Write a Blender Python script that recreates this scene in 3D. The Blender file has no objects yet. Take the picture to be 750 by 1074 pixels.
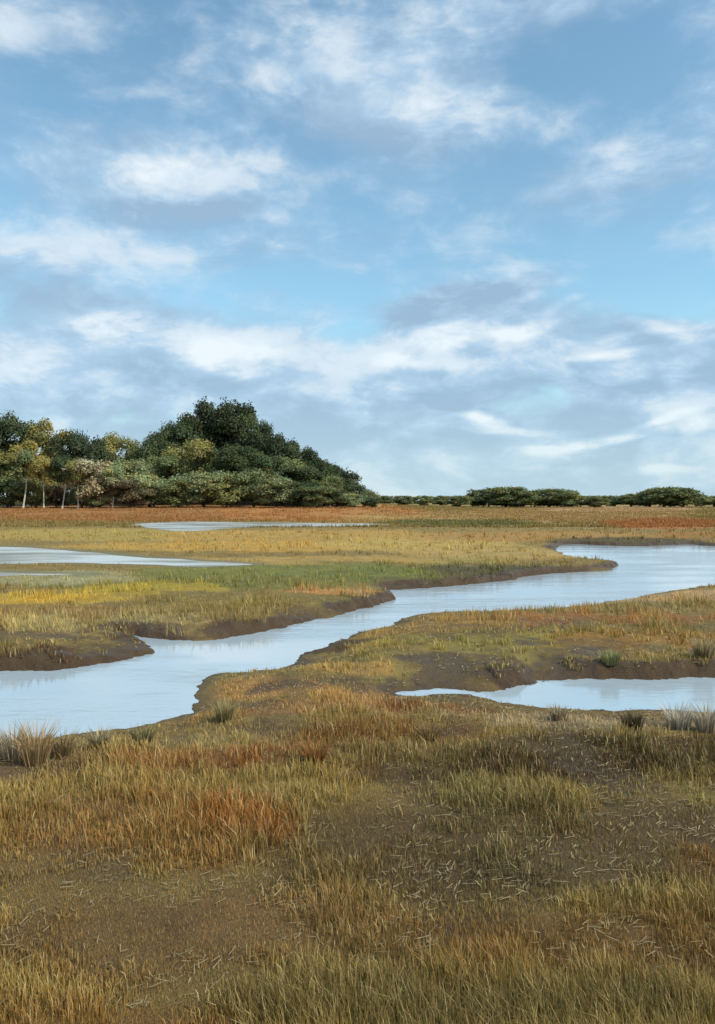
import bpy, math, random
import numpy as np
R = math.radians
rng = np.random.default_rng(7)
random.seed(7)
sc = bpy.context.scene
col = sc.collection

# ------------------------------------------------------------------ camera geometry (photograph 750 x 1074)
F = 804.0; CX, CY = 375.0, 537.0; EYE = 3.3; PITCH = math.atan(11.5/F)
cp, sp = math.cos(PITCH), math.sin(PITCH)

def ray(px, py):
    u = (np.asarray(px, float)-CX)/F; v = -(np.asarray(py, float)-CY)/F
    return u, cp + v*sp, -sp + v*cp          # x, y, z
def ground(px, py, z=0.0):
    dx, dy, dz = ray(px, py)
    t = (z-EYE)/dz
    return dx*t, dy*t
def project(x, y, z):
    yy = np.asarray(y)*cp - (np.asarray(z)-EYE)*sp
    zz = np.asarray(y)*sp + (np.asarray(z)-EYE)*cp
    yy = np.maximum(yy, 0.01)
    return CX + F*np.asarray(x)/yy, CY - F*zz/yy
def lin(c):
    c = np.asarray(c, float)/255.0
    return np.where(c <= 0.04045, c/12.92, ((c+0.055)/1.055)**2.4)

# ------------------------------------------------------------------ noise
_perm = rng.random((256, 256))
def vnoise(x, y):
    xi = np.floor(x).astype(int); yi = np.floor(y).astype(int)
    fx = x-xi; fy = y-yi
    fx = fx*fx*(3-2*fx); fy = fy*fy*(3-2*fy)
    a = _perm[xi & 255, yi & 255]; b = _perm[(xi+1) & 255, yi & 255]
    c = _perm[xi & 255, (yi+1) & 255]; d = _perm[(xi+1) & 255, (yi+1) & 255]
    return (a*(1-fx)+b*fx)*(1-fy) + (c*(1-fx)+d*fx)*fy
def fbm(x, y, o=4):
    s = np.zeros_like(x, dtype=float); a = 0.5; t = 0
    for k in range(o):
        s += a*vnoise(x*2**k+17.3*k, y*2**k+5.1*k); t += a; a *= 0.5
    return s/t
def sstep(a, b, x):
    t = np.clip((x-a)/(b-a), 0, 1); return t*t*(3-2*t)

# ------------------------------------------------------------------ shorelines (far = steep bank, near = gentle shore)
CREEK = [  # (px, py, kind)  f far bank, n near shore
 (-900,712,'f'),(-200,708,'f'),(0,705,'f'),(55,704,'f'),(95,699,'f'),(130,693,'f'),(158,686,'f'),(160,680,'f'),(150,674,'f'),(126,669,'f'),(122,665,'f'),
 (150,667,'f'),(178,671,'f'),(215,672,'f'),(245,668,'f'),(272,662,'f'),(300,656,'f'),(322,651,'f'),(350,646,'f'),(375,640,'f'),(405,631,'f'),(412,626,'f'),
 (402,620,'f'),(430,617.5,'f'),(470,615,'f'),(505,611,'f'),(530,608,'f'),(556,603,'f'),(600,600.5,'f'),(638,598,'f'),(648,593,'f'),
 (634,588,'n'),(598,581,'n'),(584,575,'n'),(590,571.5,'f'),(612,571,'f'),(661,573,'f'),(722,571,'f'),(760,573,'f'),(950,574,'f'),(1300,574,'f'),
 (1500,608,'n'),(1000,607,'n'),(760,611,'n'),(720,615,'n'),(690,619,'n'),(655,625,'n'),(612,632,'n'),(570,636,'n'),(520,638,'n'),(470,639.5,'n'),(432,642,'n'),
 (412,652,'n'),(380,659,'n'),(352,669,'n'),(325,679,'n'),(304,694,'n'),(262,699,'n'),(222,702,'n'),(208,712,'n'),(202,722,'n'),(207,733,'n'),(190,744,'n'),
 (160,752,'n'),(105,760,'n'),(50,766,'n'),(0,769,'n'),(-200,776,'n'),(-1200,790,'n')]
POND = [(418,720.5,'n'),(434,718,'n'),(465,717,'n'),(488,717.5,'n'),(502,719.5,'n'),(530,717,'n'),(565,715.5,'f'),(620,713,'f'),(690,712,'f'),(760,711,'f'),(1000,712,'f'),(1500,716,'f'),
 (1600,750,'n'),(1000,744,'n'),(760,740,'n'),(700,738.5,'n'),(650,738,'n'),(600,736,'n'),(560,733,'n'),(525,729,'n'),(505,723.5,'n'),(488,720.6,'n'),(455,721.6,'n'),(430,722,'n')]
PANS = [[(-500,571),(-200,571.5),(0,573),(60,575),(130,582),(200,586.5),(272,591),(205,594),(140,592.5),(60,590.5),(0,591),(-200,593),(-500,594)],
        [(140,550),(165,548),(200,547),(250,547.5),(330,548.5),(396,549.2),(404,551),(330,552.5),(260,553),(215,556),(188,557),(152,553)],
        [(-60,600),(0,599),(60,600),(110,601.5),(60,603),(0,604),(-60,604)]]
PAN_Z = 0.27

def poly_world(P, zn=0.11):
    out = []; soft = []
    for p in P:
        k = p[2] if len(p) > 2 else 'p'
        x, y = ground(p[0], p[1], {'f': 0.0, 'n': zn, 'p': PAN_Z}[k])
        out.append((float(x), float(y))); soft.append(k)
    return np.array(out), soft

def smooth_poly(W, soft, n=4):
    # Catmull-Rom so that shores curve
    m = len(W); out = []; s = []
    for i in range(m):
        p0, p1, p2, p3 = W[i-1], W[i], W[(i+1) % m], W[(i+2) % m]
        for k in range(n):
            t = k/n
            q = 0.5*((2*p1)+(-p0+p2)*t+(2*p0-5*p1+4*p2-p3)*t*t+(-p0+3*p1-3*p2+p3)*t**3)
            if np.linalg.norm(p2-p1) > 40: q = p1*(1-t)+p2*t
            out.append(q); s.append(soft[i] if soft[i] == soft[(i+1) % m] else ('f' if 'f' in (soft[i], soft[(i+1) % m]) else 'n'))
    return np.array(out), s

def signed(x, y, W, widths):
    """distance (+ outside, - inside) and blended shore width"""
    n = len(W); best = np.full(x.shape, 1e9); inside = np.zeros(x.shape, bool)
    ws = np.zeros(x.shape); wt = np.zeros(x.shape)
    for i in range(n):
        ax, ay = W[i]; bx, by = W[(i+1) % n]
        ex, ey = bx-ax, by-ay; L = ex*ex+ey*ey+1e-9
        t = np.clip(((x-ax)*ex+(y-ay)*ey)/L, 0, 1)
        d2 = (x-ax-t*ex)**2+(y-ay-t*ey)**2
        best = np.minimum(best, d2)
        w = math.sqrt(L)/(d2+0.08)**2
        ws += w*widths[i]; wt += w
        c = ((ay > y) != (by > y)) & (x < (bx-ax)*(y-ay)/(by-ay+1e-12)+ax)
        inside ^= c
    d = np.sqrt(best); d[inside] *= -1
    return d, ws/wt

_polys = []
for P in (CREEK, POND):
    W, s = smooth_poly(*poly_world(P))
    _polys.append((W, [0.55 if k == 'f' else 2.4 for k in s]))
_pans = [smooth_poly(*poly_world(P))[0] for P in PANS]

def shore(x, y):
    n = fbm(x*0.9, y*0.9, 4)-0.5; n2 = fbm(x*0.13+40, y*0.2+9, 3)-0.5
    dist = np.hypot(x, y)
    d = np.full(x.shape, 1e9); w = np.ones(x.shape)
    for W, wd in _polys:
        a, b = signed(x, y, W, wd)
        m = a < d; d[m] = a[m]; w[m] = b[m]
    d = d + n*np.clip(0.02*dist, 0.2, 0.7) + (fbm(x*4.2, y*4.2, 2)-0.5)*0.22 + n2*np.clip(0.012*dist, 0, .5)
    w = w*(w > 1.3) + (w <= 1.3)*w*(0.7+2.6*sstep(0.52, 0.78, fbm(x*0.55+61, y*0.55+17, 3)))       # slumped stretches of bank
    return d, w
def pan_dist(x, y):
    d = np.full(x.shape, 1e9)
    for W in _pans:
        a, _ = signed(x, y, W, [1]*len(W)); d = np.minimum(d, a)
    return d + (fbm(x*0.3, y*0.3, 3)-0.5)*1.2

def upland(x, y):
    px = CX + F*x/np.maximum(y, 1)
    left = 1-sstep(390, 520, px)
    z = left*1.45*sstep(118, 186, y)
    hx, hy = (235-CX)/F*232, 235.
    z += 5.5*np.exp(-(((x-hx)/34)**2+((y-hy)/26)**2)) * (y > 0)
    hx2 = (10-CX)/F*240
    z += 1.5*np.exp(-(((x-hx2)/30)**2+((y-245)/30)**2))
    z += 0.5*sstep(280, 360, y)*(1-left)
    return z

def height(x, y, full=False):
    d, w = shore(x, y); pd = pan_dist(x, y)
    top = 0.27 + 0.10*(fbm(x*0.16, y*0.16, 4)-0.4)*sstep(2, 9, pd) + 0.05*(fbm(x*1.6, y*1.6, 3)-0.5)*sstep(.3, 1.5, np.minimum(d, pd))
    land = 0.01 + (top-0.01)*(1-(1-np.clip(d/w, 0, 1))**2)
    wat = -0.55*sstep(0, 2.2, -d)-0.02
    z = np.where(d > 0, land, wat)
    z = np.where(pd < 0, np.minimum(z, 0.27-0.10*sstep(0, 0.7, -pd)), z)
    z = z + upland(x, y)
    return (z, d, w, pd) if full else z

# ------------------------------------------------------------------ vegetation colours (real patches of plants and mud)
STROKES = [
 (60,531,130,5,(112,108,84)),(150,541,220,6,(158,112,66)),(340,541,120,6,(170,122,70)),(430,546,90,5,(172,144,92)),(600,540,140,8,(164,136,88)),
 (700,549,75,6,(166,112,66)),(650,534,90,3,(178,150,112)),(480,548,95,4,(110,110,64)),(120,560,190,7,(172,152,84)),(330,562,180,8,(180,150,84)),
 (250,572,200,6,(190,156,80)),(440,570,110,9,(186,162,94)),(570,562,150,6,(168,134,78)),(655,566,95,4,(84,80,52)),(730,560,60,4,(156,118,62)),
 (520,579,110,7,(180,156,98)),(470,587,80,4,(164,150,84)),(480,600,190,10,(84,82,54)),(300,600,160,13,(122,128,66)),(200,608,170,8,(120,120,66)),
 (60,603,100,7,(164,160,120)),(150,615,90,6,(170,154,62)),(45,624,95,7,(192,162,64)),(330,585,160,4,(176,150,90)),(368,618,52,5,(192,146,94)),
 (250,631,120,12,(134,120,68)),(330,640,70,8,(124,106,66)),(80,641,120,9,(142,118,72)),(60,655,60,8,(174,160,108)),(190,655,55,8,(164,148,98)),
 (30,663,55,6,(152,132,86)),(300,657,115,6,(88,72,52)),(400,629,40,5,(90,76,56)),(80,681,95,9,(92,68,50)),(50,698,70,6,(84,84,72)),
 (680,620,100,8,(190,160,118)),(600,645,160,5,(160,116,70)),(450,650,95,6,(160,130,74)),(550,665,170,12,(156,140,68)),(430,688,150,16,(138,126,76)),
 (660,668,110,10,(156,120,62)),(485,668,70,8,(138,130,72)),(710,686,60,7,(146,128,80)),(350,690,70,8,(170,138,78)),(630,696,80,8,(112,110,62)),(670,706,130,8,(76,64,50)),
 (300,715,120,12,(172,136,84)),(250,735,80,9,(158,122,74)),(340,735,110,9,(160,130,88)),(450,736,95,8,(128,86,48)),(560,746,130,7,(156,136,104)),
 (650,755,140,8,(164,150,124)),(150,766,110,7,(146,130,88)),(300,760,130,8,(132,112,68)),(400,766,130,10,(122,92,56)),(300,787,100,15,(134,90,48)),
 (180,792,90,15,(132,100,62)),(30,785,75,25,(124,104,72)),(430,788,95,12,(118,102,64)),(650,790,180,24,(82,70,46)),(550,802,100,16,(82,64,42)),(725,775,70,10,(92,74,50)),
 (180,860,240,40,(132,104,62)),(560,880,240,50,(104,88,56)),(330,850,90,22,(142,100,54)),(330,960,240,45,(134,108,68)),(640,985,170,40,(126,100,60)),
 (90,980,130,50,(122,100,62)),(430,1060,260,40,(104,92,56)),(80,1070,200,30,(136,108,64)),(700,900,90,30,(118,88,50)),(30,900,80,20,(126,108,68))]
ALB = 0.78
def veg_colour(x, y):
    px, py = project(x, y, np.full(x.shape, .36)+0*x)
    dist = np.hypot(x, y)
    wx = (fbm(x*0.35+3, y*0.25+8, 4)-0.5); wy = (fbm(x*0.3+70, y*0.3+31, 4)-0.5)
    slope = F*EYE/np.maximum(dist, 2)**2
    qx = px + wx*F/np.maximum(dist, 2)*4.0; fine = fbm(x*1.9+5, y*1.9+2, 3)-0.5
    qy = py + wy*np.clip(slope*3.0, 1.2, 26) + fine*np.clip(slope*1.6, 1.5, 16)
    c = np.tile(lin((150,128,78)), (x.size, 1)).reshape(x.shape+(3,))
    g = fbm(x*0.12, y*0.3, 4)[..., None]
    c = c*(1-g*0.6) + lin((112,108,62))*g*0.6
    for (sx, sy, rx, ry, rgb) in STROKES:
        r = np.hypot((qx-sx)/rx, (qy-sy)/ry)
        a = (1-sstep(0.72, 1.12, r))*0.88
        a = np.where(y > 1, a, 0)[..., None]
        c = c*(1-a) + lin(rgb)*a
    v = 0.78+0.44*fbm(x*2.2, y*2.2, 3)[..., None]
    warm = (fbm(x*0.8+11, y*0.8+23, 3)-0.5)[..., None]
    c = c*v*(1+warm*np.array([0.24, 0.05, -0.28]))
    return np.clip(c*ALB*np.array([1.10, 1.02, 0.88]), 0.004, 0.7)

# ------------------------------------------------------------------ mesh helpers
def fast_mesh(name, V, faces_idx, counts, mats=(), colors=None, smooth=False):
    me = bpy.data.meshes.new(name)
    V = np.asarray(V, np.float32); faces_idx = np.asarray(faces_idx, np.int32); counts = np.asarray(counts, np.int32)
    me.vertices.add(len(V)); me.vertices.foreach_set('co', V.ravel())
    me.loops.add(len(faces_idx)); me.loops.foreach_set('vertex_index', faces_idx)
    me.polygons.add(len(counts))
    st = np.zeros(len(counts), np.int32); st[1:] = np.cumsum(counts)[:-1]
    me.polygons.foreach_set('loop_start', st)
    if smooth: me.polygons.foreach_set('use_smooth', np.ones(len(counts), bool))
    if colors is not None:
        a = me.color_attributes.new('Col', 'FLOAT_COLOR', 'POINT')
        cc = np.ones((len(V), 4), np.float32); cc[:, :3] = colors
        a.data.foreach_set('color', cc.ravel())
    me.update(calc_edges=True)
    for m in mats: me.materials.append(m)
    return me
def link(name, me, parent=None, **props):
    o = bpy.data.objects.new(name, me); col.objects.link(o)
    if parent: o.parent = parent
    for k, v in props.items(): o[k] = v
    return o

# ------------------------------------------------------------------ materials
def newmat(name):
    m = bpy.data.materials.new(name); m.use_nodes = True
    nt = m.node_tree; b = nt.nodes['Principled BSDF']
    return m, nt, b
def N(nt, t, **kw):
    n = nt.nodes.new(t)
    for k, v in kw.items(): setattr(n, k, v)
    return n
def noise(nt, vec, scale, detail=4, rough=0.55):
    n = N(nt, 'ShaderNodeTexNoise'); n.inputs['Scale'].default_value = scale
    n.inputs['Detail'].default_value = detail; n.inputs['Roughness'].default_value = rough
    if vec is not None: nt.links.new(vec, n.inputs['Vector'])
    return n
def math_(nt, op, a, b=None, c=None):
    n = N(nt, 'ShaderNodeMath', operation=op)
    for i, v in enumerate((a, b, c)):
        if v is None: continue
        if isinstance(v, (int, float)): n.inputs[i].default_value = v
        else: nt.links.new(v, n.inputs[i])
    return n.outputs[0]
def maprange(nt, v, a, b, c, d, smooth=True):
    n = N(nt, 'ShaderNodeMapRange'); n.interpolation_type = 'SMOOTHSTEP' if smooth else 'LINEAR'
    nt.links.new(v, n.inputs['Value'])
    for k, x in zip(('From Min', 'From Max', 'To Min', 'To Max'), (a, b, c, d)): n.inputs[k].default_value = x
    return n.outputs['Result']

# ground: colour patches + soil grain and litter
mat_ground, nt, b = newmat('marsh_soil')
at = N(nt, 'ShaderNodeVertexColor'); at.layer_name = 'Col'
geo = N(nt, 'ShaderNodeNewGeometry')
n1 = noise(nt, geo.outputs['Position'], 7, 6, 0.65); n2 = noise(nt, geo.outputs['Position'], 45, 4, 0.6); n3 = noise(nt, geo.outputs['Position'], 0.6, 4)
f = math_(nt, 'ADD', math_(nt, 'MULTIPLY', n1.outputs['Fac'], 0.9), math_(nt, 'MULTIPLY', n2.outputs['Fac'], 0.7))
f = math_(nt, 'ADD', f, math_(nt, 'MULTIPLY', n3.outputs['Fac'], 0.4))
f = math_(nt, 'SUBTRACT', f, 0.02)
mx = N(nt, 'ShaderNodeVectorMath', operation='SCALE'); nt.links.new(at.outputs['Color'], mx.inputs[0]); nt.links.new(f, mx.inputs['Scale'])
nt.links.new(mx.outputs[0], b.inputs['Base Color'])
wet = N(nt, 'ShaderNodeAttribute'); wet.attribute_name = 'wet'
nt.links.new(maprange(nt, wet.outputs['Fac'], 0, 1, 0.95, 0.35), b.inputs['Roughness'])
b.inputs['Specular IOR Level'].default_value = 0.3
bp = N(nt, 'ShaderNodeBump'); bp.inputs['Strength'].default_value = 0.9; bp.inputs['Distance'].default_value = 0.09
nt.links.new(f, bp.inputs['Height']); nt.links.new(bp.outputs[0], b.inputs['Normal'])

# grass blades
mat_grass, nt, b = newmat('grass_blades')
at = N(nt, 'ShaderNodeVertexColor'); at.layer_name = 'Col'
nt.links.new(at.outputs['Color'], b.inputs['Base Color'])
b.inputs['Roughness'].default_value = 0.6; b.inputs['Specular IOR Level'].default_value = 0.25
tr = N(nt, 'ShaderNodeBsdfTranslucent'); nt.links.new(at.outputs['Color'], tr.inputs['Color'])
ms = N(nt, 'ShaderNodeMixShader'); ms.inputs[0].default_value = 0.3
nt.links.new(b.outputs[0], ms.inputs[1]); nt.links.new(tr.outputs[0], ms.inputs[2])
nt.links.new(ms.outputs[0], nt.nodes['Material Output'].inputs['Surface'])

# water
def water_mat(name, base, rough, bump, scale, ior):
    m, nt, b = newmat(name)
    geo = N(nt, 'ShaderNodeNewGeometry')
    mp = N(nt, 'ShaderNodeMapping'); mp.inputs['Scale'].default_value = (0.55, 1.5, 1); nt.links.new(geo.outputs['Position'], mp.inputs['Vector'])
    a = noise(nt, mp.outputs[0], scale, 5, 0.6); c = noise(nt, mp.outputs[0], scale*0.16, 3, 0.5)
    calm = noise(nt, mp.outputs[0], 0.22, 3, 0.5)
    cm = maprange(nt, calm.outputs['Fac'], 0.40, 0.60, 0.12, 1.0)
    h = math_(nt, 'ADD', math_(nt, 'MULTIPLY', a.outputs['Fac'], 0.45), c.outputs['Fac'])
    bp = N(nt, 'ShaderNodeBump'); bp.inputs['Distance'].default_value = bump; nt.links.new(cm, bp.inputs['Strength'])
    nt.links.new(h, bp.inputs['Height']); nt.links.new(bp.outputs[0], b.inputs['Normal'])
    nt.links.new(maprange(nt, calm.outputs['Fac'], 0.35, 0.65, rough*0.5, rough*1.4), b.inputs['Roughness'])
    b.inputs['Base Color'].default_value = (*base, 1); b.inputs['IOR'].default_value = ior
    b.inputs['Specular IOR Level'].default_value = 0.8
    return m
mat_water = water_mat('silty_creek_water', (0.35, 0.43, 0.465), 0.08, 0.04, 3.2, 1.75)
mat_pan = water_mat('shallow_flat_water', (0.52, 0.55, 0.52), 0.2, 0.02, 2.0, 1.6)

# leaves and bark
def leaf_mat():
    m, nt, b = newmat('leaf_canopy')
    oi = N(nt, 'ShaderNodeObjectInfo'); at = N(nt, 'ShaderNodeVertexColor'); at.layer_name = 'Col'
    mx = N(nt, 'ShaderNodeMix', data_type='RGBA', blend_type='MULTIPLY'); mx.inputs[0].default_value = 1
    nt.links.new(oi.outputs['Color'], mx.inputs[6]); nt.links.new(at.outputs['Color'], mx.inputs[7])
    nt.links.new(mx.outputs[2], b.inputs['Base Color'])
    b.inputs['Roughness'].default_value = 0.6; b.inputs['Specular IOR Level'].default_value = 0.25
    tr = N(nt, 'ShaderNodeBsdfTranslucent'); nt.links.new(mx.outputs[2], tr.inputs['Color'])
    ms = N(nt, 'ShaderNodeMixShader'); ms.inputs[0].default_value = 0.25
    nt.links.new(b.outputs[0], ms.inputs[1]); nt.links.new(tr.outputs[0], ms.inputs[2])
    nt.links.new(ms.outputs[0], nt.nodes['Material Output'].inputs['Surface'])
    return m
mat_leaf = leaf_mat()
mat_bark, nt, b = newmat('bark')
oi = N(nt, 'ShaderNodeObjectInfo'); tc = N(nt, 'ShaderNodeTexCoord')
mp = N(nt, 'ShaderNodeMapping'); mp.inputs['Scale'].default_value = (6, 6, 1.2); nt.links.new(tc.outputs['Object'], mp.inputs['Vector'])
n1 = noise(nt, mp.outputs[0], 2.0, 5, 0.6)
sc_ = N(nt, 'ShaderNodeVectorMath', operation='SCALE'); nt.links.new(oi.outputs['Color'], sc_.inputs[0])
nt.links.new(maprange(nt, n1.outputs['Fac'], 0.3, 0.7, 0.5, 1.3), sc_.inputs['Scale']); nt.links.new(sc_.outputs[0], b.inputs['Base Color'])
b.inputs['Roughness'].default_value = 0.9

# ------------------------------------------------------------------ terrain sheet
ang = np.concatenate([np.linspace(-180, -62, 50)[:-1], np.linspace(-62, -30, 180)[:-1], np.linspace(-30, 30, 760)[:-1], np.linspace(30, 62, 180)[:-1], np.linspace(62, 180, 51)])
rad = np.concatenate([[0.05], np.geomspace(1.0, 3.5, 25)[:-1], np.geomspace(3.5, 75, 520)[:-1], np.geomspace(75, 320, 190)[:-1], np.geomspace(320, 9000, 50)])
A_, R_ = np.meshgrid(np.radians(ang), rad)
X = R_*np.sin(A_); Y = R_*np.cos(A_)
Z = np.zeros_like(X); C = np.zeros(X.shape+(3,)); Wt = np.zeros_like(X)
for i0 in range(0, X.shape[0], 100):
    s = slice(i0, i0+100)
    z, d, w, pd = height(X[s], Y[s], True)
    c = veg_colour(X[s], Y[s])
    mud = lin((108, 84, 54))*0.5*(0.7+0.7*fbm(X[s]*4, Y[s]*4, 3))[..., None]
    steep = 1-sstep(1.3, 2.2, w)
    m1 = (1-sstep(0.28, 0.62, d/np.clip(w/0.45, .8, 1.7)))*steep            # bare mud face of the cut banks
    m2 = (1-sstep(0.0, 0.5, d))*(1-steep)*0.6     # thin wet margin on the gentle shores
    m = np.clip(np.maximum(m1, m2)*(0.85+0.4*fbm(X[s]*3, Y[s]*3, 3)), 0, 1)[..., None]
    c = c*(1-m) + mud*m
    pm = (1-sstep(0, 1.0, pd))[..., None]*0.7
    c = c*(1-pm) + lin((150, 146, 118))*0.6*pm
    pat = fbm(X[s]*0.7+50, Y[s]*0.7+13, 4); R0 = np.hypot(X[s], Y[s])
    bare = (1-sstep(0.44, 0.56, pat*0.75+fbm(X[s]*3.1, Y[s]*3.1, 2)*0.25))*(1-sstep(17, 24, R0))*(R0 > 0)
    wetm = bare*sstep(0.45, 0.6, fbm(X[s]*1.3+9, Y[s]*2.2, 3))
    bm = (0.45*bare+0.4*wetm)[..., None]
    c = c*(1-bm)+lin((112, 88, 60))*0.5*bm
    m = np.maximum(m, wetm[..., None]*0.75)
    Z[s] = z-0.02*wetm; C[s] = c; Wt[s] = np.clip(m[..., 0]*0.8, 0, 1)
nr, nc = X.shape
V = np.stack([X, Y, Z], -1).reshape(-1, 3)
i = np.arange(nr-1)[:, None]*nc + np.arange(nc-1)[None, :]
quads = np.stack([i, i+1, i+1+nc, i+nc], -1).reshape(-1, 4)[:, ::-1]
me = fast_mesh('ground', V, quads.ravel(), np.full(len(quads), 4), [mat_ground], C.reshape(-1, 3), smooth=True)
wa = me.attributes.new('wet', 'FLOAT', 'POINT'); wa.data.foreach_set('value', Wt.astype(np.float32).ravel())
link('ground', me, kind='structure', label='salt marsh ground with ochre, olive and russet patches and dark mud banks')

# ------------------------------------------------------------------ water sheets
def sheet(name, pts, z, mat, label):
    me = bpy.data.meshes.new(name); me.from_pydata([(p[0], p[1], z) for p in pts], [], [list(range(len(pts)))]); me.update()
    if me.polygons[0].normal.z < 0: me.flip_normals()
    me.materials.append(mat); return link(name, me, kind='structure', label=label)
sheet('creek_water', [(-110, 4.0), (110, 4.0), (110, 85), (-110, 85)], 0.0, mat_water, 'pale blue tidal creek winding from right to lower left through the marsh')
for W, lb in zip(_pans, ('pale shallow water over the flat at left', 'thin bright strip of water before the wood', 'small pale wet streak at the left edge')):
    c = W.mean(0); dlt = W-c
    sheet('shallow_water', c + dlt*1.0 + dlt/np.maximum(np.linalg.norm(dlt, axis=1, keepdims=True), .1)*np.array([1.2, .8]), 0.235, mat_pan, lb)

# ------------------------------------------------------------------ grass (uncountable blades)
def blades(cx, cy, z, h, wdt, lean, leandir, colr, segs=2):
    n = len(cx); yaw = rng.uniform(0, 2*np.pi, n)
    wx, wy = np.cos(yaw)*wdt/2, np.sin(yaw)*wdt/2
    lx, ly = np.cos(leandir)*lean*h, np.sin(leandir)*lean*h
    b0 = np.stack([cx-wx, cy-wy, z-0.03], -1); b1 = np.stack([cx+wx, cy+wy, z-0.03], -1)
    tip = np.stack([cx+lx, cy+ly, z+h*np.sqrt(np.clip(1-0.55*lean**2, .15, 1))], -1)
    if segs == 1:
        V = np.stack([b0, b1, tip], 1).reshape(-1, 3)
        idx = np.arange(3*n); cnt = np.full(n, 3); k = 3
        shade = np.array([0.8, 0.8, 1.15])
    else:
        mx_, my_ = cx+lx*0.35, cy+ly*0.35; mz = z+h*0.58
        m0 = np.stack([mx_-wx*.75, my_-wy*.75, mz], -1); m1 = np.stack([mx_+wx*.75, my_+wy*.75, mz], -1)
        V = np.stack([b0, b1, m1, m0, tip], 1).reshape(-1, 3)
        o = np.arange(n)[:, None]*5
        idx = np.concatenate([o+np.array([0, 1, 2, 3]), o+np.array([3, 2, 4])], 1).ravel()
        cnt = np.tile([4, 3], n); k = 5
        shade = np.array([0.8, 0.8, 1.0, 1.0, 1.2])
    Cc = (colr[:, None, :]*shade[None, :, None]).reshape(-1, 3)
    return V, idx, cnt, Cc

def grass_zone(y0, y1, per_px, blades_per, x0=-330, x1=1080, segs=2, hbase=0.30, spread=0.07, thr=0.40):
    n = int((x1-x0)*(y1-y0)*per_px)
    px = rng.uniform(x0, x1, n); py = rng.uniform(y0, y1, n)
    x, y = ground(px, py, 0.36)
    z, d, w, pd = height(x, y, True)
    keep = (d > np.where(w > 1.2, 0.5, 0.02+0.42*fbm(x*2.5, y*2.5, 2))) & (pd > 0.4) & (y < 178)
    # patchy: bare soil shows between clumps, more of it in the brown flats
    pat = fbm(x*0.7+50, y*0.7+13, 4); fine = fbm(x*3.1, y*3.1, 2)
    rim = (w < 1.3) & (d < 0.9)                       # dense fringe hanging over the cut banks
    keep &= ((pat*0.6+fine*0.4) > thr + rng.uniform(-.1, .06, n)) | rim
    x, y, z, d, w, pd, pat = (a[keep] for a in (x, y, z, d, w, pd, pat))
    cc = veg_colour(x, y)
    edge = np.minimum(np.where(w > 1.2, sstep(0.2, 3.2, d), 0.95+0*d), sstep(0, 9, pd)*0.8+0.2)
    tall = hbase*(0.45+1.1*sstep(0.35, 0.7, pat))*(0.35+0.65*edge)
    m = len(x); k = blades_per
    dist = np.repeat(np.hypot(x, y), k)
    sp_ = spread*(1+dist*0.04)
    a = rng.uniform(0, 2*np.pi, m*k); r = np.sqrt(rng.uniform(0, 1, m*k))*sp_
    bx = np.repeat(x, k)+np.cos(a)*r; by = np.repeat(y, k)+np.sin(a)*r; bz = np.repeat(z, k)
    h = np.repeat(tall, k)*rng.uniform(0.45, 1.25, m*k)
    wd = np.clip(dist/F*1.15, 0.005, 0.12)*rng.uniform(0.6, 1.2, m*k)
    lean = np.clip(np.abs(rng.normal(0.32, 0.25, m*k)), 0, 1.1)
    ld = np.where(rng.random(m*k) < 0.6, a, 2.6+rng.normal(0, .8, m*k))
    cb = np.repeat(cc, k, 0)*rng.uniform(0.8, 1.22, (m*k, 1))
    straw = rng.random(m*k) < 0.13
    cb[straw] = cb[straw]*0.4 + lin((196, 176, 124))*0.45
    green = rng.random(m*k) < 0.07
    cb[green] = cb[green]*0.55 + lin((110, 124, 62))*0.35
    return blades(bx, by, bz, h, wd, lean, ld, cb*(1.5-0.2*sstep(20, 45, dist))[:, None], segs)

def far_grass(n, k=5):
    y = 88+rng.uniform(0, 1, n)**1.3*250; x = rng.uniform(-0.62, 0.62, n)*y
    x = np.repeat(x, k)+rng.normal(0, .5, n*k); y = np.repeat(y, k)+rng.normal(0, .5, n*k)
    z, d, w, pd = height(x, y, True); q = (d > .3) & ((y < 182) | (CX+F*x/y > 400)) & (pd > .4) & (fbm(x*0.15, y*0.15, 3) > 0.36)
    x, y, z = x[q], y[q], z[q]; m = len(x)
    c = veg_colour(x, y)*rng.uniform(.65, 1.3, (m, 1))*1.2
    return blades(x, y, z, rng.uniform(.12, .42, m), rng.uniform(.08, .2, m)*np.clip(y/150, 1, 2), rng.uniform(0, .6, m), rng.uniform(0, 6.28, m), c, 1)
parts = [far_grass(36000),
         grass_zone(700, 1200, 0.09, 5, x0=-200, x1=950, segs=1, hbase=0.06, spread=0.12, thr=0.10),grass_zone(534, 575, 0.10, 5, segs=1, hbase=0.26),
         grass_zone(575, 660, 0.08, 6, segs=1, hbase=0.22),
         grass_zone(660, 830, 0.055, 7, x0=-260, x1=1010, segs=2, hbase=0.12, thr=0.565),
         grass_zone(830, 1200, 0.035, 10, x0=-200, x1=950, segs=2, hbase=0.14, thr=0.53)]
off = 0; Vs = []; Is = []; Cs = []; Ks = []
for V, idx, cnt, Cc in parts:
    Vs.append(V); Is.append(idx+off); Cs.append(cnt); Ks.append(Cc); off += len(V)
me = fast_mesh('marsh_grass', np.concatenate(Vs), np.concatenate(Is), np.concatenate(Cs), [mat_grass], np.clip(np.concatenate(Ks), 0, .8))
link('marsh_grass', me, kind='stuff', label='short ochre and olive marsh grass covering the flats', category='grass')
print('blades', sum(len(p[2]) for p in parts))

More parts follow.
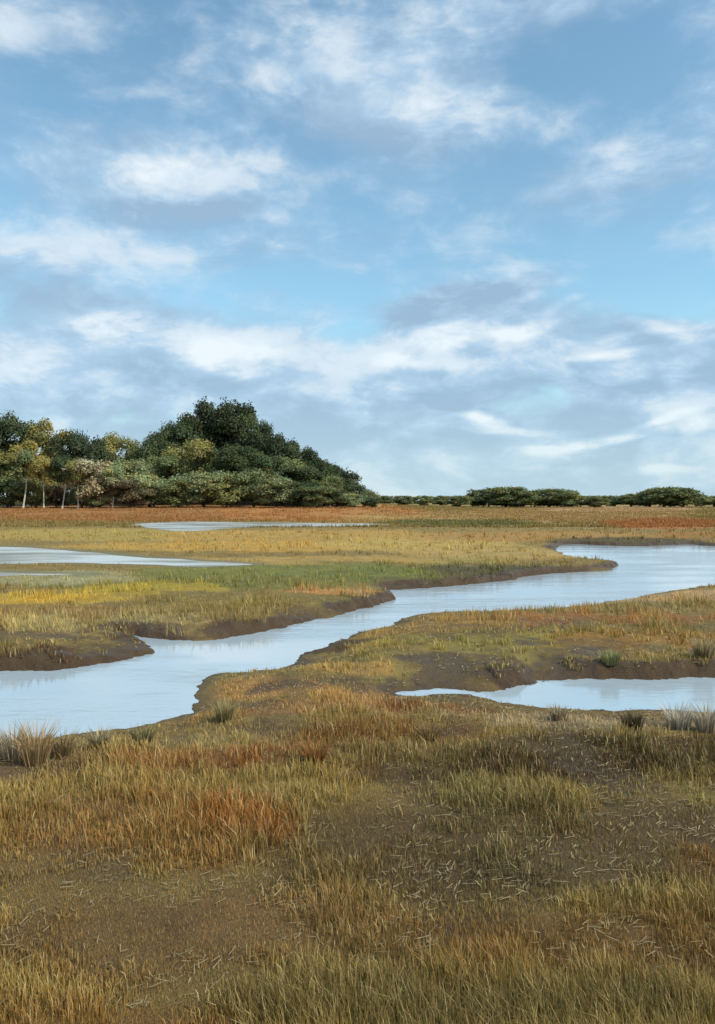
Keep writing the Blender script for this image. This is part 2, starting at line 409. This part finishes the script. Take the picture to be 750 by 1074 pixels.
n = 22000                                    # dead stems and straw washed over the near flats
y = 4.5+rng.uniform(0, 1, n)**1.3*22; x = rng.uniform(-0.75, 0.75, n)*(y+1)
z, d, w_, pd = height(x, y, True); q = (d > 0.15) & (fbm(x*1.1+4, y*1.1+8, 3)+rng.uniform(-.12, .12, n) > 0.46)
x, y, z = x[q], y[q], z[q]; m = len(x)
a = rng.normal(0.3, 0.9, m); ln = rng.uniform(0.02, 0.11, m); wd = np.clip(np.hypot(x, y)/F*0.8, .004, .02)
ux, uy = np.cos(a), np.sin(a); zz = z+rng.uniform(.008, .03, m)
V = np.stack([np.stack([x+sa*ux*ln-sb*uy*wd/2, y+sa*uy*ln+sb*ux*wd/2, zz+sa*0.01], -1) for sa, sb in ((-.5, -1), (.5, -1), (.5, 1), (-.5, 1))], 1).reshape(-1, 3)
cl = lin((198, 178, 134))*rng.uniform(.35, .95, (m, 1))
me = fast_mesh('straw_litter', V, np.arange(4*m), np.full(m, 4), [mat_grass], np.repeat(cl, 4, 0))
link('straw_litter', me, kind='stuff', label='dead straw and stems scattered over the near mud flats', category='litter')

# ------------------------------------------------------------------ single grass tufts that stand out
def tuft(px, py, hpx, wpx, rgb, label, n=170, stiff=0.3):
    x, y = ground(px, py, 0.3); x = float(x); y = float(y)
    z = float(height(np.array([x]), np.array([y]))[0])
    D = math.hypot(x, y); H = hpx*D/F; Wd = wpx*D/F
    a = rng.uniform(0, 2*np.pi, n); r = np.sqrt(rng.uniform(0, 1, n))*Wd*0.28
    h = H*rng.uniform(0.5, 1.08, n)
    lean = np.clip(r/(Wd*.28)*stiff*1.5+rng.uniform(0, .25, n), 0, 1.1)
    c = np.tile(lin(rgb)*1.15, (n, 1))*rng.uniform(0.65, 1.35, (n, 1))
    V, idx, cnt, Cc = blades(np.cos(a)*r, np.sin(a)*r, np.zeros(n), h, np.full(n, max(0.006, D/F*1.1)), lean, a, c, 2)
    me = fast_mesh('grass_tuft', V, idx, cnt, [mat_grass], np.clip(Cc, 0, .8))
    o = link('grass_tuft', me, label=label, category='grass tuft', group='grass tufts standing up from the marsh')
    o.location = (x, y, z)
TUFTS = [
 (14,790,34,34,(168,152,122),'pale grey tuft of grass in the lower left corner by the creek'),
 (38,800,44,34,(158,132,92),'tall straw coloured tuft at the lower left shore of the creek'),
 (66,792,30,28,(138,118,84),'brown grass tuft right of the tall straw tuft by the lower creek shore'),
 (104,782,22,26,(146,134,100),'small buff tuft on the near creek shore, between brown and olive tufts'),
 (150,776,20,30,(120,112,78),'olive tuft where the near creek shore starts turning uphill'),
 (236,748,22,30,(150,136,92),'tan tuft just right of the bend of the creek'),
 (640,692,13,26,(124,124,80),'small green tuft on the bank above the small pond'),
 (738,688,22,24,(150,132,96),'tan tuft on the bank at the right edge above the small pond'),
 (664,764,20,28,(82,72,50),'dark brown tuft on the near shore of the small pond'),
 (712,762,26,34,(178,168,148),'pale reedy tuft standing at the near shore of the small pond'),
 (742,766,28,30,(170,158,134),'pale tuft at the right edge before the small pond'),
 (585,752,16,24,(150,134,106),'low greyish tuft before the middle of the small pond'),
 (450,775,22,34,(124,104,66),'brown tuft on the open flat below the pond tip'),
 (330,800,26,36,(138,98,54),'russet tuft on the brown flat at the lower middle'),
]
for t in TUFTS: tuft(*t)

# ------------------------------------------------------------------ trees
def tube(path, radii, sides=6):
    V = []; Fc = []
    for i, (p, r) in enumerate(zip(path, radii)):
        p = np.array(p)
        q = np.array(path[min(i+1, len(path)-1)])-np.array(path[max(i-1, 0)]); q = q/ (np.linalg.norm(q)+1e-9)
        u = np.cross(q, [0.3, 1, 0.1]); u /= np.linalg.norm(u)+1e-9; v = np.cross(q, u)
        for k in range(sides):
            a = 2*np.pi*k/sides; V.append(p+r*(math.cos(a)*u+math.sin(a)*v))
    for i in range(len(path)-1):
        for k in range(sides):
            Fc.append((i*sides+k, i*sides+(k+1) % sides, (i+1)*sides+(k+1) % sides, (i+1)*sides+k))
    Fc.append(tuple(range((len(path)-1)*sides, len(path)*sides)))
    return V, Fc

def tree_meshes(seed, cb=0.22, wide=0.42, nleaf=8000, leaf=0.026, nl=10, trunk_r=0.022, flat=0.0, gap=0.0, multi=1):
    """unit height tree: crown base cb, half width wide; returns crown and trunk meshes"""
    g = np.random.default_rng(seed)
    TV = []; TF = []
    def add(path, radii, s=6):
        v, f = tube(path, radii, s); o = len(TV); TV.extend(v); TF.extend([tuple(i+o for i in q) for q in f])
    blobs = []
    for tnk in range(multi):
        bend = g.normal(0, 0.03, 2); bx = g.normal(0, 0.05, 2)*(multi > 1)
        P = lambda t: np.array([bx[0]*(1-t)+bend[0]*math.sin(t*3)+(g0[0])*t, bx[1]*(1-t)+bend[1]*math.sin(t*2.3)+g0[1]*t, t])
        g0 = g.normal(0, 0.03+0.06*(multi > 1), 2)
        ts = np.linspace(-0.03, 0.8, 9)
        add([P(max(t, 0)) + (0, 0, min(t, 0)) for t in ts], [trunk_r*(1.35 if i == 0 else 1)*(1-0.85*i/8) for i in range(9)], 8)
        for k in range(nl):
            t = cb*0.85+(0.74-cb*0.85)*(k+g.random()*0.8)/nl
            az = k*2.4+g.uniform(-.5, .5)
            prof = math.sin(math.pi*np.clip((t-cb*0.7)/(1.0-cb*0.7), 0.06, 1)**0.75)
            L = wide*(0.35+0.65*prof)*g.uniform(0.65, 1.1)*(1-flat*0.2)
            rise = g.uniform(0.25, 0.75)*(1-flat)
            s = P(t); d = np.array([math.cos(az), math.sin(az), rise])
            e = s + d*L*0.78; mid = s+d*L*0.4+(0, 0, -0.015)
            e[2] = min(e[2], 0.93)
            add([s, mid, e], [trunk_r*0.45*(1-t*0.5), trunk_r*0.28, trunk_r*0.1], 5)
            blobs.append((e, wide*g.uniform(0.24, 0.42)))
            for j in range(3):
                d2 = d + g.normal(0, 0.6, 3); d2[2] = abs(d2[2])*0.5
                e2 = mid + d2/np.linalg.norm(d2)*L*g.uniform(0.3, 0.6)
                e2[2] = np.clip(e2[2], cb+0.04, 0.92)
                add([mid, (mid+e2)/2+(0, 0, .01), e2], [trunk_r*0.22, trunk_r*0.15, trunk_r*0.06], 4)
                blobs.append((e2, wide*g.uniform(0.18, 0.34)))
        top = P(0.86); blobs.append((top, wide*0.36)); blobs.append((top+g.normal(0, .04, 3), wide*0.28))
    w = np.array([b[1]**2 for b in blobs]); w /= w.sum()
    bi = g.choice(len(blobs), nleaf, p=w)
    cen = np.array([b[0] for b in blobs])[bi]; rr = np.array([b[1] for b in blobs])[bi]
    dirs = g.normal(0, 1, (nleaf, 3)); dirs /= np.linalg.norm(dirs, axis=1, keepdims=True)
    dirs[:, 2] = np.where(dirs[:, 2] < -0.3, -dirs[:, 2]*0.6, dirs[:, 2])
    rad_ = rr*(0.55+0.5*g.random(nleaf)**0.6)
    lump = 1+0.28*np.sin(dirs[:, 0]*5+bi)*np.sin(dirs[:, 1]*4+bi*2)
    pos = cen+dirs*(rad_*lump)[:, None]*np.array([1, 1, 1.0])
    fz = max(1.0, float(np.percentile(pos[:, 2], 99.3)))
    pos[:, 2] /= fz; TV = [np.array(q)/np.array([1, 1, fz]) for q in TV]
    pos[:, 2] = np.maximum(pos[:, 2], cb*0.5*g.random(nleaf)+0.01)
    nrm = dirs+g.normal(0, 0.55, (nleaf, 3)); nrm /= np.linalg.norm(nrm, axis=1, keepdims=True)
    u = np.cross(nrm, g.normal(0, 1, (nleaf, 3))); u /= np.linalg.norm(u, axis=1, keepdims=True)+1e-9
    v = np.cross(nrm, u)
    s = leaf*g.uniform(0.55, 1.25, nleaf)[:, None]
    p0 = pos-u*s; p1 = pos-v*s*0.62+u*s*0.1; p2 = pos+u*s-nrm*s*0.3; p3 = pos+v*s*0.62+u*s*0.1
    V = np.stack([p0, p1, p2, p3], 1).reshape(-1, 3)
    # each bough has its own leaf tone
    tone = g.uniform(0.7, 1.3, len(blobs))[bi]*g.uniform(0.8, 1.2, nleaf)
    warm = g.normal(0, 0.10, len(blobs))[bi]
    C = np.stack([tone*(1+warm), tone, tone*(1-warm)], -1)
    crown = fast_mesh('crown', V, np.arange(4*nleaf), np.full(nleaf, 4), [mat_leaf], np.clip(np.repeat(C, 4, 0), 0, 2))
    tm = bpy.data.meshes.new('trunk'); tm.from_pydata([tuple(map(float, q)) for q in TV], [], TF); tm.update(); tm.materials.append(mat_bark)
    ex = np.percentile(np.abs(pos[:, :2]), 97)
    return crown, tm, float(ex)

VAR = {
 'oak': [tree_meshes(s, 0.16, 0.46, 17000, 0.0165, 12) for s in (1, 2, 3)],
 'tall': [tree_meshes(s, 0.20, 0.34, 15000, 0.0155, 14) for s in (4, 5, 6)],
 'bare': [tree_meshes(s, 0.50, 0.36, 9000, 0.017, 9, trunk_r=0.020) for s in (7, 8)],
 'bush': [tree_meshes(s, 0.05, 0.55, 11000, 0.026, 9, multi=3, trunk_r=0.02) for s in (11, 12, 13)],
 'copse': [tree_meshes(s, 0.02, 0.52, 9000, 0.03, 12, multi=2, flat=0.0, trunk_r=0.02) for s in (21, 22, 23)],
 'low': [tree_meshes(s, 0.08, 0.62, 9000, 0.028, 9, multi=2, flat=0.3) for s in (14, 15, 16)],
}
GREEN = {'dark': (62, 72, 44), 'deep': (52, 60, 38), 'mid': (94, 100, 62), 'sage': (116, 122, 84), 'olive': (108, 106, 62), 'gold': (124, 114, 62),
         'tan': (138, 128, 98), 'brown': (96, 84, 62), 'pale': (136, 142, 104)}
cnt_ = [0]
def tree(kind, px, ytop, D, wpx, tone, name, label, cat, group, bark=(96, 84, 70)):
    x = (px-CX)/F*D; y = math.sqrt(max(D*D, 1))
    z0 = float(height(np.array([x]), np.array([y]))[0])-0.05
    dx, dy, dz = ray(px, ytop)
    ztop = EYE+dz/dy*y
    H = max(ztop-z0, 1.0)
    cnt_[0] += 1
    crown, trunk, ex = VAR[kind][cnt_[0] % len(VAR[kind])]
    wid = wpx/F*y/2
    s = np.clip(wid/(ex*H), 0.55, {'bush': 1.7, 'low': 1.9, 'copse': 2.3}.get(kind, 1.9))
    e = bpy.data.objects.new(name, None); col.objects.link(e); e.empty_display_size = 0.5
    e.location = (x, y, z0); e.rotation_euler = (0, 0, random.uniform(0, 6.28)); e.scale = (H*s, H*s, H)
    e['label'] = label; e['category'] = cat; e['group'] = group
    c = link('crown', crown, e); t = link('trunk', trunk, e)
    g = lin(GREEN[tone])*random.uniform(0.9, 1.12)*1.5
    c.color = (*[float(v) for v in np.clip(g, 0, 1)], 1)
    t.color = (*[float(v) for v in lin(bark)], 1)
    return e

WG = 'trees of the wood on the left'
BACK = [
 ('oak',-30,440,206,64,'dark','dark tree cut by the left edge of the picture'),
 ('oak',14,434,204,58,'dark','rounded dark green tree that tops the left end of the wood'),
 ('tall',44,440,207,38,'gold','yellow olive tree beside the rounded dark tree at the left end'),
 ('tall',60,468,214,34,'olive','short olive tree in the dip between yellow tree and dark knobbly tree'),
 ('oak',76,451,200,44,'deep','dark knobbly crown standing above the pale trunks'),
 ('oak',100,462,206,40,'dark','dark tree between the knobbly crown and the olive topped tree'),
 ('oak',120,455,212,40,'olive','olive topped tree in the left half of the wood'),
 ('tall',142,466,209,34,'mid','mid green tree in the lowest dip left of the high crest'),
 ('oak',160,462,206,38,'dark','first dark crown where the wood starts climbing to its crest'),
 ('oak',176,451,210,40,'dark','second dark crown on the left climb to the crest'),
 ('oak',194,436,213,44,'dark','dark crown just left of the highest tree, a step lower'),
 ('oak',214,424,216,48,'deep','left one of the two highest dark trees on the crest'),
 ('oak',238,420,218,52,'deep','highest dark tree of the whole wood'),
 ('oak',258,432,214,42,'dark','dark crown just right of the highest tree'),
 ('oak',276,447,212,40,'deep','dark round crown one third down the right slope of the wood'),
 ('oak',292,456,208,38,'deep','very dark crown halfway down the right slope of the wood'),
 ('oak',309,464,206,38,'dark','dark crown just below the middle of the right slope'),
 ('oak',324,474,203,36,'deep','dark crown two thirds down the right slope'),
 ('oak',340,483,201,34,'dark','leafy crown near the lower end of the right slope'),
 ('low',355,492,199,34,'deep','low dark crown near the right end of the wood'),
 ('low',368,504,197,32,'dark','small dark tree next to last at the right end of the wood'),
 ('low',383,515,196,28,'mid','last small green tree at the right end of the wood'),
]
for k, px, yt, D, w, tn, lb in BACK: tree(k, px, yt, D, w*1.15, tn, 'broadleaf_tree', lb, 'tree', WG)
# second rank, filling the wood under the crest
MID = [
 ('tall',-5,468,196,44,'olive','olive tree under the rounded dark tree at the left end'),
 ('tall',28,462,197,40,'gold','golden olive tree standing under the left end of the wood'),
 ('oak',146,482,196,50,'sage','sage green tree below the lowest dip of the wood'),
 ('oak',178,474,198,52,'mid','green tree below the left climb of the crest'),
 ('oak',208,462,200,56,'olive','brownish olive tree right below the left crest tree'),
 ('oak',240,466,199,56,'dark','dark tree directly below the highest tree'),
 ('oak',268,474,198,52,'dark','dark tree below the right shoulder of the crest'),
 ('oak',296,480,196,50,'mid','green tree below the middle of the right slope'),
 ('oak',322,490,194,44,'dark','dark bushy tree below the lower right slope'),
 ('oak',346,498,193,38,'mid','green bushy tree below the foot of the right slope'),
]
for k, px, yt, D, w, tn, lb in MID: tree(k, px, yt, D, w*1.1, tn, 'broadleaf_tree', lb, 'tree', WG)
PALE = (206, 198, 176)
for k, px, yt, D, w, tn, lb in [
 ('bare',24,470,175,34,'mid','first pale trunked tree from the left edge, with a green crown'),
 ('bare',46,478,175,26,'gold','thin pale trunked tree with yellow olive leaves, second from the left edge'),
 ('bare',65,476,175,30,'dark','dark crowned pale trunked tree, middle one of the five'),
 ('bare',82,480,175,26,'olive','olive pale trunked tree just right of the dark crowned one'),
 ('bare',118,486,175,30,'sage','sage pale trunked tree, the one farthest right, standing apart')]:
    tree(k, px, yt, D, w, tn, 'pale_trunk_tree', lb, 'tree', 'pale trunked trees at the wood edge', PALE)
for k, px, yt, D, w, tn, lb in [
 ('bush',-30,500,182,50,'mid','green bush at the left edge, cut by the picture'),
 ('bush',8,500,183,44,'mid','green bush at the wood edge nearest the left side'),
 ('bush',36,504,182,36,'olive','olive bush between two slim trunks at left'),
 ('bush',60,508,183,30,'brown','dark brown bush at the foot of the pale trunks'),
 ('bush',98,484,177,44,'tan','large tan bush between the pale trunks'),
 ('bush',86,508,179,26,'mid','small green bush in front of the large tan bush'),
 ('bush',106,512,178,30,'sage','small sage bush right of the tan bush foot'),
 ('bush',136,504,177,38,'brown','brown bush with a rounded top beside the last pale trunk'),
 ('bush',158,498,182,44,'sage','sage bush right of the brown bush'),
 ('bush',184,502,181,40,'mid','green bush below the left climb of the wood'),
 ('bush',212,496,182,46,'sage','tall sage bush under the crest, left one'),
 ('bush',240,500,181,42,'olive','olive bush centred under the highest tree'),
 ('bush',264,494,182,42,'mid','green bush under the right shoulder of the crest'),
 ('bush',288,502,180,40,'sage','sage bush at the foot of the right slope'),
 ('bush',310,506,181,36,'dark','dark bush at the foot of the right slope'),
 ('bush',332,510,180,36,'mid','green bush toward the right end of the wood'),
 ('bush',352,514,181,32,'dark','dark low bush toward the right end of the wood'),
 ('bush',370,518,180,28,'sage','pale sage bush near the right tip of the wood'),
 ('bush',388,522,182,24,'dark','last low dark bush at the right tip of the wood')]:
    tree(k, px, yt, D, w*1.15, tn, 'bush', lb, 'bush', 'bushes along the edge of the wood')
FG = 'distant trees along the horizon on the right'
for k, px, yt, D, w, tn, lb in [
 ('copse',404,520,330,34,'mid','low distant bush nearest the right tip of the wood'),
 ('copse',424,520,335,34,'mid','low distant tree, second one right of the wood'),
 ('copse',442,520,340,34,'mid','low distant tree, third one right of the wood'),
 ('copse',462,520,345,36,'mid','low distant bush in the dip before the big distant clump'),
 ('copse',480,520,345,32,'mid','low distant tree at the left foot of the big distant clump'),
 ('copse',497,519,345,32,'mid','distant tree on the left flank of the big distant clump'),
 ('copse',512,513,348,32,'mid','left high crown of the big distant clump'),
 ('copse',528,511,350,34,'mid','highest crown of the big distant clump'),
 ('copse',546,514,348,32,'mid','right shoulder crown of the big distant clump'),
 ('copse',560,519,342,26,'mid','small green distant tree in the notch between the two rounded clumps'),
 ('copse',575,513,345,30,'mid','left crown of the second distant rounded clump'),
 ('copse',590,514,343,26,'mid','right crown of the second distant rounded clump'),
 ('copse',606,520,345,30,'mid','low distant tree right after the second rounded clump'),
 ('copse',624,520,345,34,'mid','lowest distant bush in the gap before the right hand clump'),
 ('copse',644,520,345,32,'mid','low distant tree where the right hand clump begins to rise'),
 ('copse',662,518,345,34,'mid','distant tree on the left flank of the right hand clump'),
 ('copse',680,515,348,34,'mid','left crown of the right hand distant clump'),
 ('copse',698,511,350,36,'mid','highest crown of the right hand distant clump'),
 ('copse',716,512,350,34,'mid','right crown of the right hand distant clump'),
 ('copse',733,519,345,30,'mid','distant tree sloping down at the right end of the clump'),
 ('copse',750,520,345,32,'mid','low distant tree cut by the right edge of the picture')]:
    tree(k, px, yt, D+18*math.sin(px*1.7), w*1.5, tn, 'distant_tree', lb, 'tree', FG, (96, 84, 70))
    
# ------------------------------------------------------------------ sky
SUN_EL, SUN_AZ = R(44), R(118)      # azimuth clockwise from +Y (view direction)
w = bpy.data.worlds.new('World'); sc.world = w; w.use_nodes = True
nt = w.node_tree; nt.nodes.clear()
L = nt.links.new
tc = N(nt, 'ShaderNodeTexCoord'); dirv = tc.outputs['Generated']
sky = N(nt, 'ShaderNodeTexSky'); sky.sky_type = 'NISHITA'; sky.sun_disc = False
sky.sun_elevation = SUN_EL; sky.sun_rotation = SUN_AZ; sky.air_density = 1.1; sky.dust_density = 0.6; sky.ozone_density = 0.5
sx = N(nt, 'ShaderNodeSeparateXYZ'); L(dirv, sx.inputs[0])
az = math_(nt, 'ARCTAN2', sx.outputs[0], sx.outputs[1]); el = math_(nt, 'ARCSINE', sx.outputs[2])
cmb = N(nt, 'ShaderNodeCombineXYZ'); L(az, cmb.inputs[0]); L(el, cmb.inputs[1])
# cloud noise in direction space, squashed as low layered clouds are
mp = N(nt, 'ShaderNodeMapping'); mp.inputs['Scale'].default_value = (1, 1, 2.1); L(dirv, mp.inputs['Vector'])
wn = noise(nt, mp.outputs[0], 5.0, 3, 0.5)
wv = N(nt, 'ShaderNodeVectorMath', operation='SUBTRACT'); L(wn.outputs['Color'], wv.inputs[0]); wv.inputs[1].default_value = (0.5, 0.5, 0.5)
ws_ = N(nt, 'ShaderNodeVectorMath', operation='MULTIPLY'); L(wv.outputs[0], ws_.inputs[0]); ws_.inputs[1].default_value = (0.10, 0.05, 0)
pw = N(nt, 'ShaderNodeVectorMath', operation='ADD'); L(cmb.outputs[0], pw.inputs[0]); L(ws_.outputs[0], pw.inputs[1])
wd3 = N(nt, 'ShaderNodeVectorMath', operation='SCALE'); L(wv.outputs[0], wd3.inputs[0]); wd3.inputs['Scale'].default_value = 0.10
nv = N(nt, 'ShaderNodeVectorMath', operation='ADD'); L(mp.outputs[0], nv.inputs[0]); L(wd3.outputs[0], nv.inputs[1])
big = noise(nt, nv.outputs[0], 3.8, 8, 0.60)
up = N(nt, 'ShaderNodeVectorMath', operation='ADD'); L(nv.outputs[0], up.inputs[0]); up.inputs[1].default_value = (0.03, -0.01, 0.07)
big2 = noise(nt, up.outputs[0], 3.8, 6, 0.60)
wisp = noise(nt, nv.outputs[0], 14.0, 6, 0.62)

def azel(px, py):
    dx, dy, dz = ray(px, py); n = math.sqrt(dx*dx+dy*dy+dz*dz)
    return math.atan2(dx, dy), math.asin(dz/n)
def stroke_sum(lst):
    tot = None
    for (px, py, rx, ry, rot, amt) in lst:
        a, e = azel(px, py)
        m = N(nt, 'ShaderNodeMapping', vector_type='TEXTURE')
        m.inputs['Location'].default_value = (a, e, 0); m.inputs['Rotation'].default_value = (0, 0, R(rot)); m.inputs['Scale'].default_value = (rx/F, ry/F, 1)
        L(pw.outputs[0], m.inputs['Vector'])
        ln = N(nt, 'ShaderNodeVectorMath', operation='LENGTH'); L(m.outputs[0], ln.inputs[0])
        v = maprange(nt, ln.outputs['Value'], 1.15, 0.15, 0, amt)
        tot = v if tot is None else math_(nt, 'ADD', tot, v)
    return tot
# coverage: + more cloud, - clear blue (photo pixels, rotation counter-clockwise)
COVER = [
 (70,372,120,52,5,.26),(10,300,70,45,0,.12),(240,378,80,34,0,.24),(330,300,110,26,-6,-.10),(470,365,120,46,8,.24),(500,310,140,24,14,.20),(380,355,60,26,0,-.16),
 (175,300,90,24,0,-.18),(35,290,45,16,-20,-.10),(690,300,130,52,-14,-.30),(600,325,70,28,15,.12),(560,418,85,22,8,-.24),(690,352,70,24,-24,.22),(660,378,90,14,0,.22),(650,400,90,22,-5,.10),
 (510,440,80,14,-4,.24),(620,462,90,15,2,.34),(660,438,90,14,8,.20),(700,495,70,9,0,.24),(600,482,110,9,0,.16),(440,490,120,10,0,.10),(250,440,140,30,0,-.22),(110,440,90,20,0,-.14),
 (420,470,90,12,0,.06),(420,432,70,14,-4,.12),(120,400,60,20,0,.10),(740,435,40,16,0,.16),
 (150,190,170,55,6,.20),(430,120,170,50,-5,.16),(620,200,120,40,8,.20),(300,40,160,40,0,.12),(660,60,140,50,0,-.15),(80,80,120,40,0,-.15),(350,215,90,26,0,-.12)]
WHITE = [
 (235,374,75,26,0,.5),(250,392,40,10,-5,.35),(75,355,100,34,8,.5),(110,330,50,12,20,.4),(480,350,70,16,8,.4),(560,340,60,14,15,.4),(505,434,36,8,-8,.75),(545,446,60,7,-4,.5),(630,458,62,8,6,.9),(575,466,42,7,4,.6),(690,440,50,6,8,.55),
 (700,352,50,10,-30,.5),(655,374,60,7,0,.45),(705,496,50,5,0,.5),(600,312,40,8,20,.3),(735,448,20,12,0,.5),(430,378,50,9,5,.3),(500,378,50,10,5,.25),(170,470,60,14,0,.2),(400,520,300,16,0,.15),(150,180,110,22,6,.4),(620,190,80,16,8,.4),(440,110,100,20,-5,.3)]
GREY = [(500,306,130,18,15,.6),(400,325,80,14,-4,.6),(470,425,60,9,-8,.5),(600,480,100,8,0,.5),(90,405,110,10,2,.35),(330,400,90,10,-8,.2),(630,405,80,12,-6,.4),(430,395,70,10,5,.4),(300,275,130,10,0,.2),
 (180,225,150,16,4,.5),(430,155,150,16,-5,.5),(640,232,110,14,6,.5)]
cov = stroke_sum(COVER); wht = stroke_sum(WHITE); gry = stroke_sum(GREY)
lowhaze = maprange(nt, el, R(2), R(17), 0.42, 0.0)
D = math_(nt, 'ADD', math_(nt, 'ADD', big.outputs['Fac'], cov), lowhaze)
D = math_(nt, 'ADD', D, math_(nt, 'MULTIPLY', math_(nt, 'SUBTRACT', wisp.outputs['Fac'], 0.5), 0.22))
opac = maprange(nt, D, 0.36, 0.68, 0.03, 0.93)
lit = math_(nt, 'SUBTRACT', big.outputs['Fac'], big2.outputs['Fac'])
lit = maprange(nt, lit, -0.11, 0.15, 0.02, 0.74)
lit = math_(nt, 'ADD', lit, math_(nt, 'MULTIPLY', wht, maprange(nt, wisp.outputs['Fac'], 0.32, 0.62, 0.35, 1.15)))
lit = math_(nt, 'SUBTRACT', lit, math_(nt, 'MULTIPLY', gry, 0.55))
ramp = N(nt, 'ShaderNodeValToRGB'); L(lit, ramp.inputs[0])
cr = ramp.color_ramp
cr.elements[0].position = 0.0; cr.elements[0].color = (*[float(v) for v in lin((150, 178, 204))], 1)
cr.elements[1].position = 1.0; cr.elements[1].color = (*[float(v) for v in lin((230, 239, 245))], 1)
e_ = cr.elements.new(0.35); e_.color = (*[float(v) for v in lin((172, 200, 224))], 1)
e_ = cr.elements.new(0.62); e_.color = (*[float(v) for v in lin((203, 219, 232))], 1)
bg1 = N(nt, 'ShaderNodeBackground'); tint = N(nt, 'ShaderNodeVectorMath', operation='MULTIPLY'); L(sky.outputs[0], tint.inputs[0]); tint.inputs[1].default_value = (0.76, 0.97, 0.93)
L(tint.outputs[0], bg1.inputs[0]); bg1.inputs[1].default_value = 0.125
bg2 = N(nt, 'ShaderNodeBackground'); hz = N(nt, 'ShaderNodeMix', data_type='RGBA'); L(maprange(nt, el, R(0), R(9), 0.55, 0.0), hz.inputs[0]); L(ramp.outputs[0], hz.inputs[6])
hz.inputs[7].default_value = (*[float(v) for v in lin((186, 212, 224))], 1)
L(hz.outputs[2], bg2.inputs[0]); bg2.inputs[1].default_value = 0.70
mxs = N(nt, 'ShaderNodeMixShader'); L(opac, mxs.inputs[0]); L(bg1.outputs[0], mxs.inputs[1]); L(bg2.outputs[0], mxs.inputs[2])
wo = N(nt, 'ShaderNodeOutputWorld'); L(mxs.outputs[0], wo.inputs['Surface'])

# ------------------------------------------------------------------ sun
sl = bpy.data.lights.new('sun', 'SUN'); sl.energy = 3.0; sl.angle = R(2.0); sl.color = (1.0, 0.95, 0.87)
so = bpy.data.objects.new('sun', sl); col.objects.link(so)
from mathutils import Vector
sd = Vector((math.sin(SUN_AZ)*math.cos(SUN_EL), math.cos(SUN_AZ)*math.cos(SUN_EL), math.sin(SUN_EL)))
so.rotation_euler = sd.to_track_quat('Z', 'Y').to_euler(); so.location = (40, -30, 60)

# ------------------------------------------------------------------ camera
cam = bpy.data.cameras.new('camera'); co = bpy.data.objects.new('camera', cam); col.objects.link(co)
cam.sensor_fit = 'HORIZONTAL'; cam.angle = 2*math.atan(CX/F); cam.clip_start = 0.1; cam.clip_end = 20000
co.location = (0, 0, EYE); co.rotation_euler = (math.pi/2-PITCH, 0, 0)
sc.camera = co
sc.view_settings.view_transform = 'Standard'; sc.view_settings.look = 'None'; sc.view_settings.exposure = 0.66; sc.view_settings.gamma = 1
sc.render.engine = 'CYCLES'
sc.cycles.max_bounces = 4; w.cycles.sampling_method = 'MANUAL'; w.cycles.sample_map_resolution = 512; sc.cycles.use_denoising = True
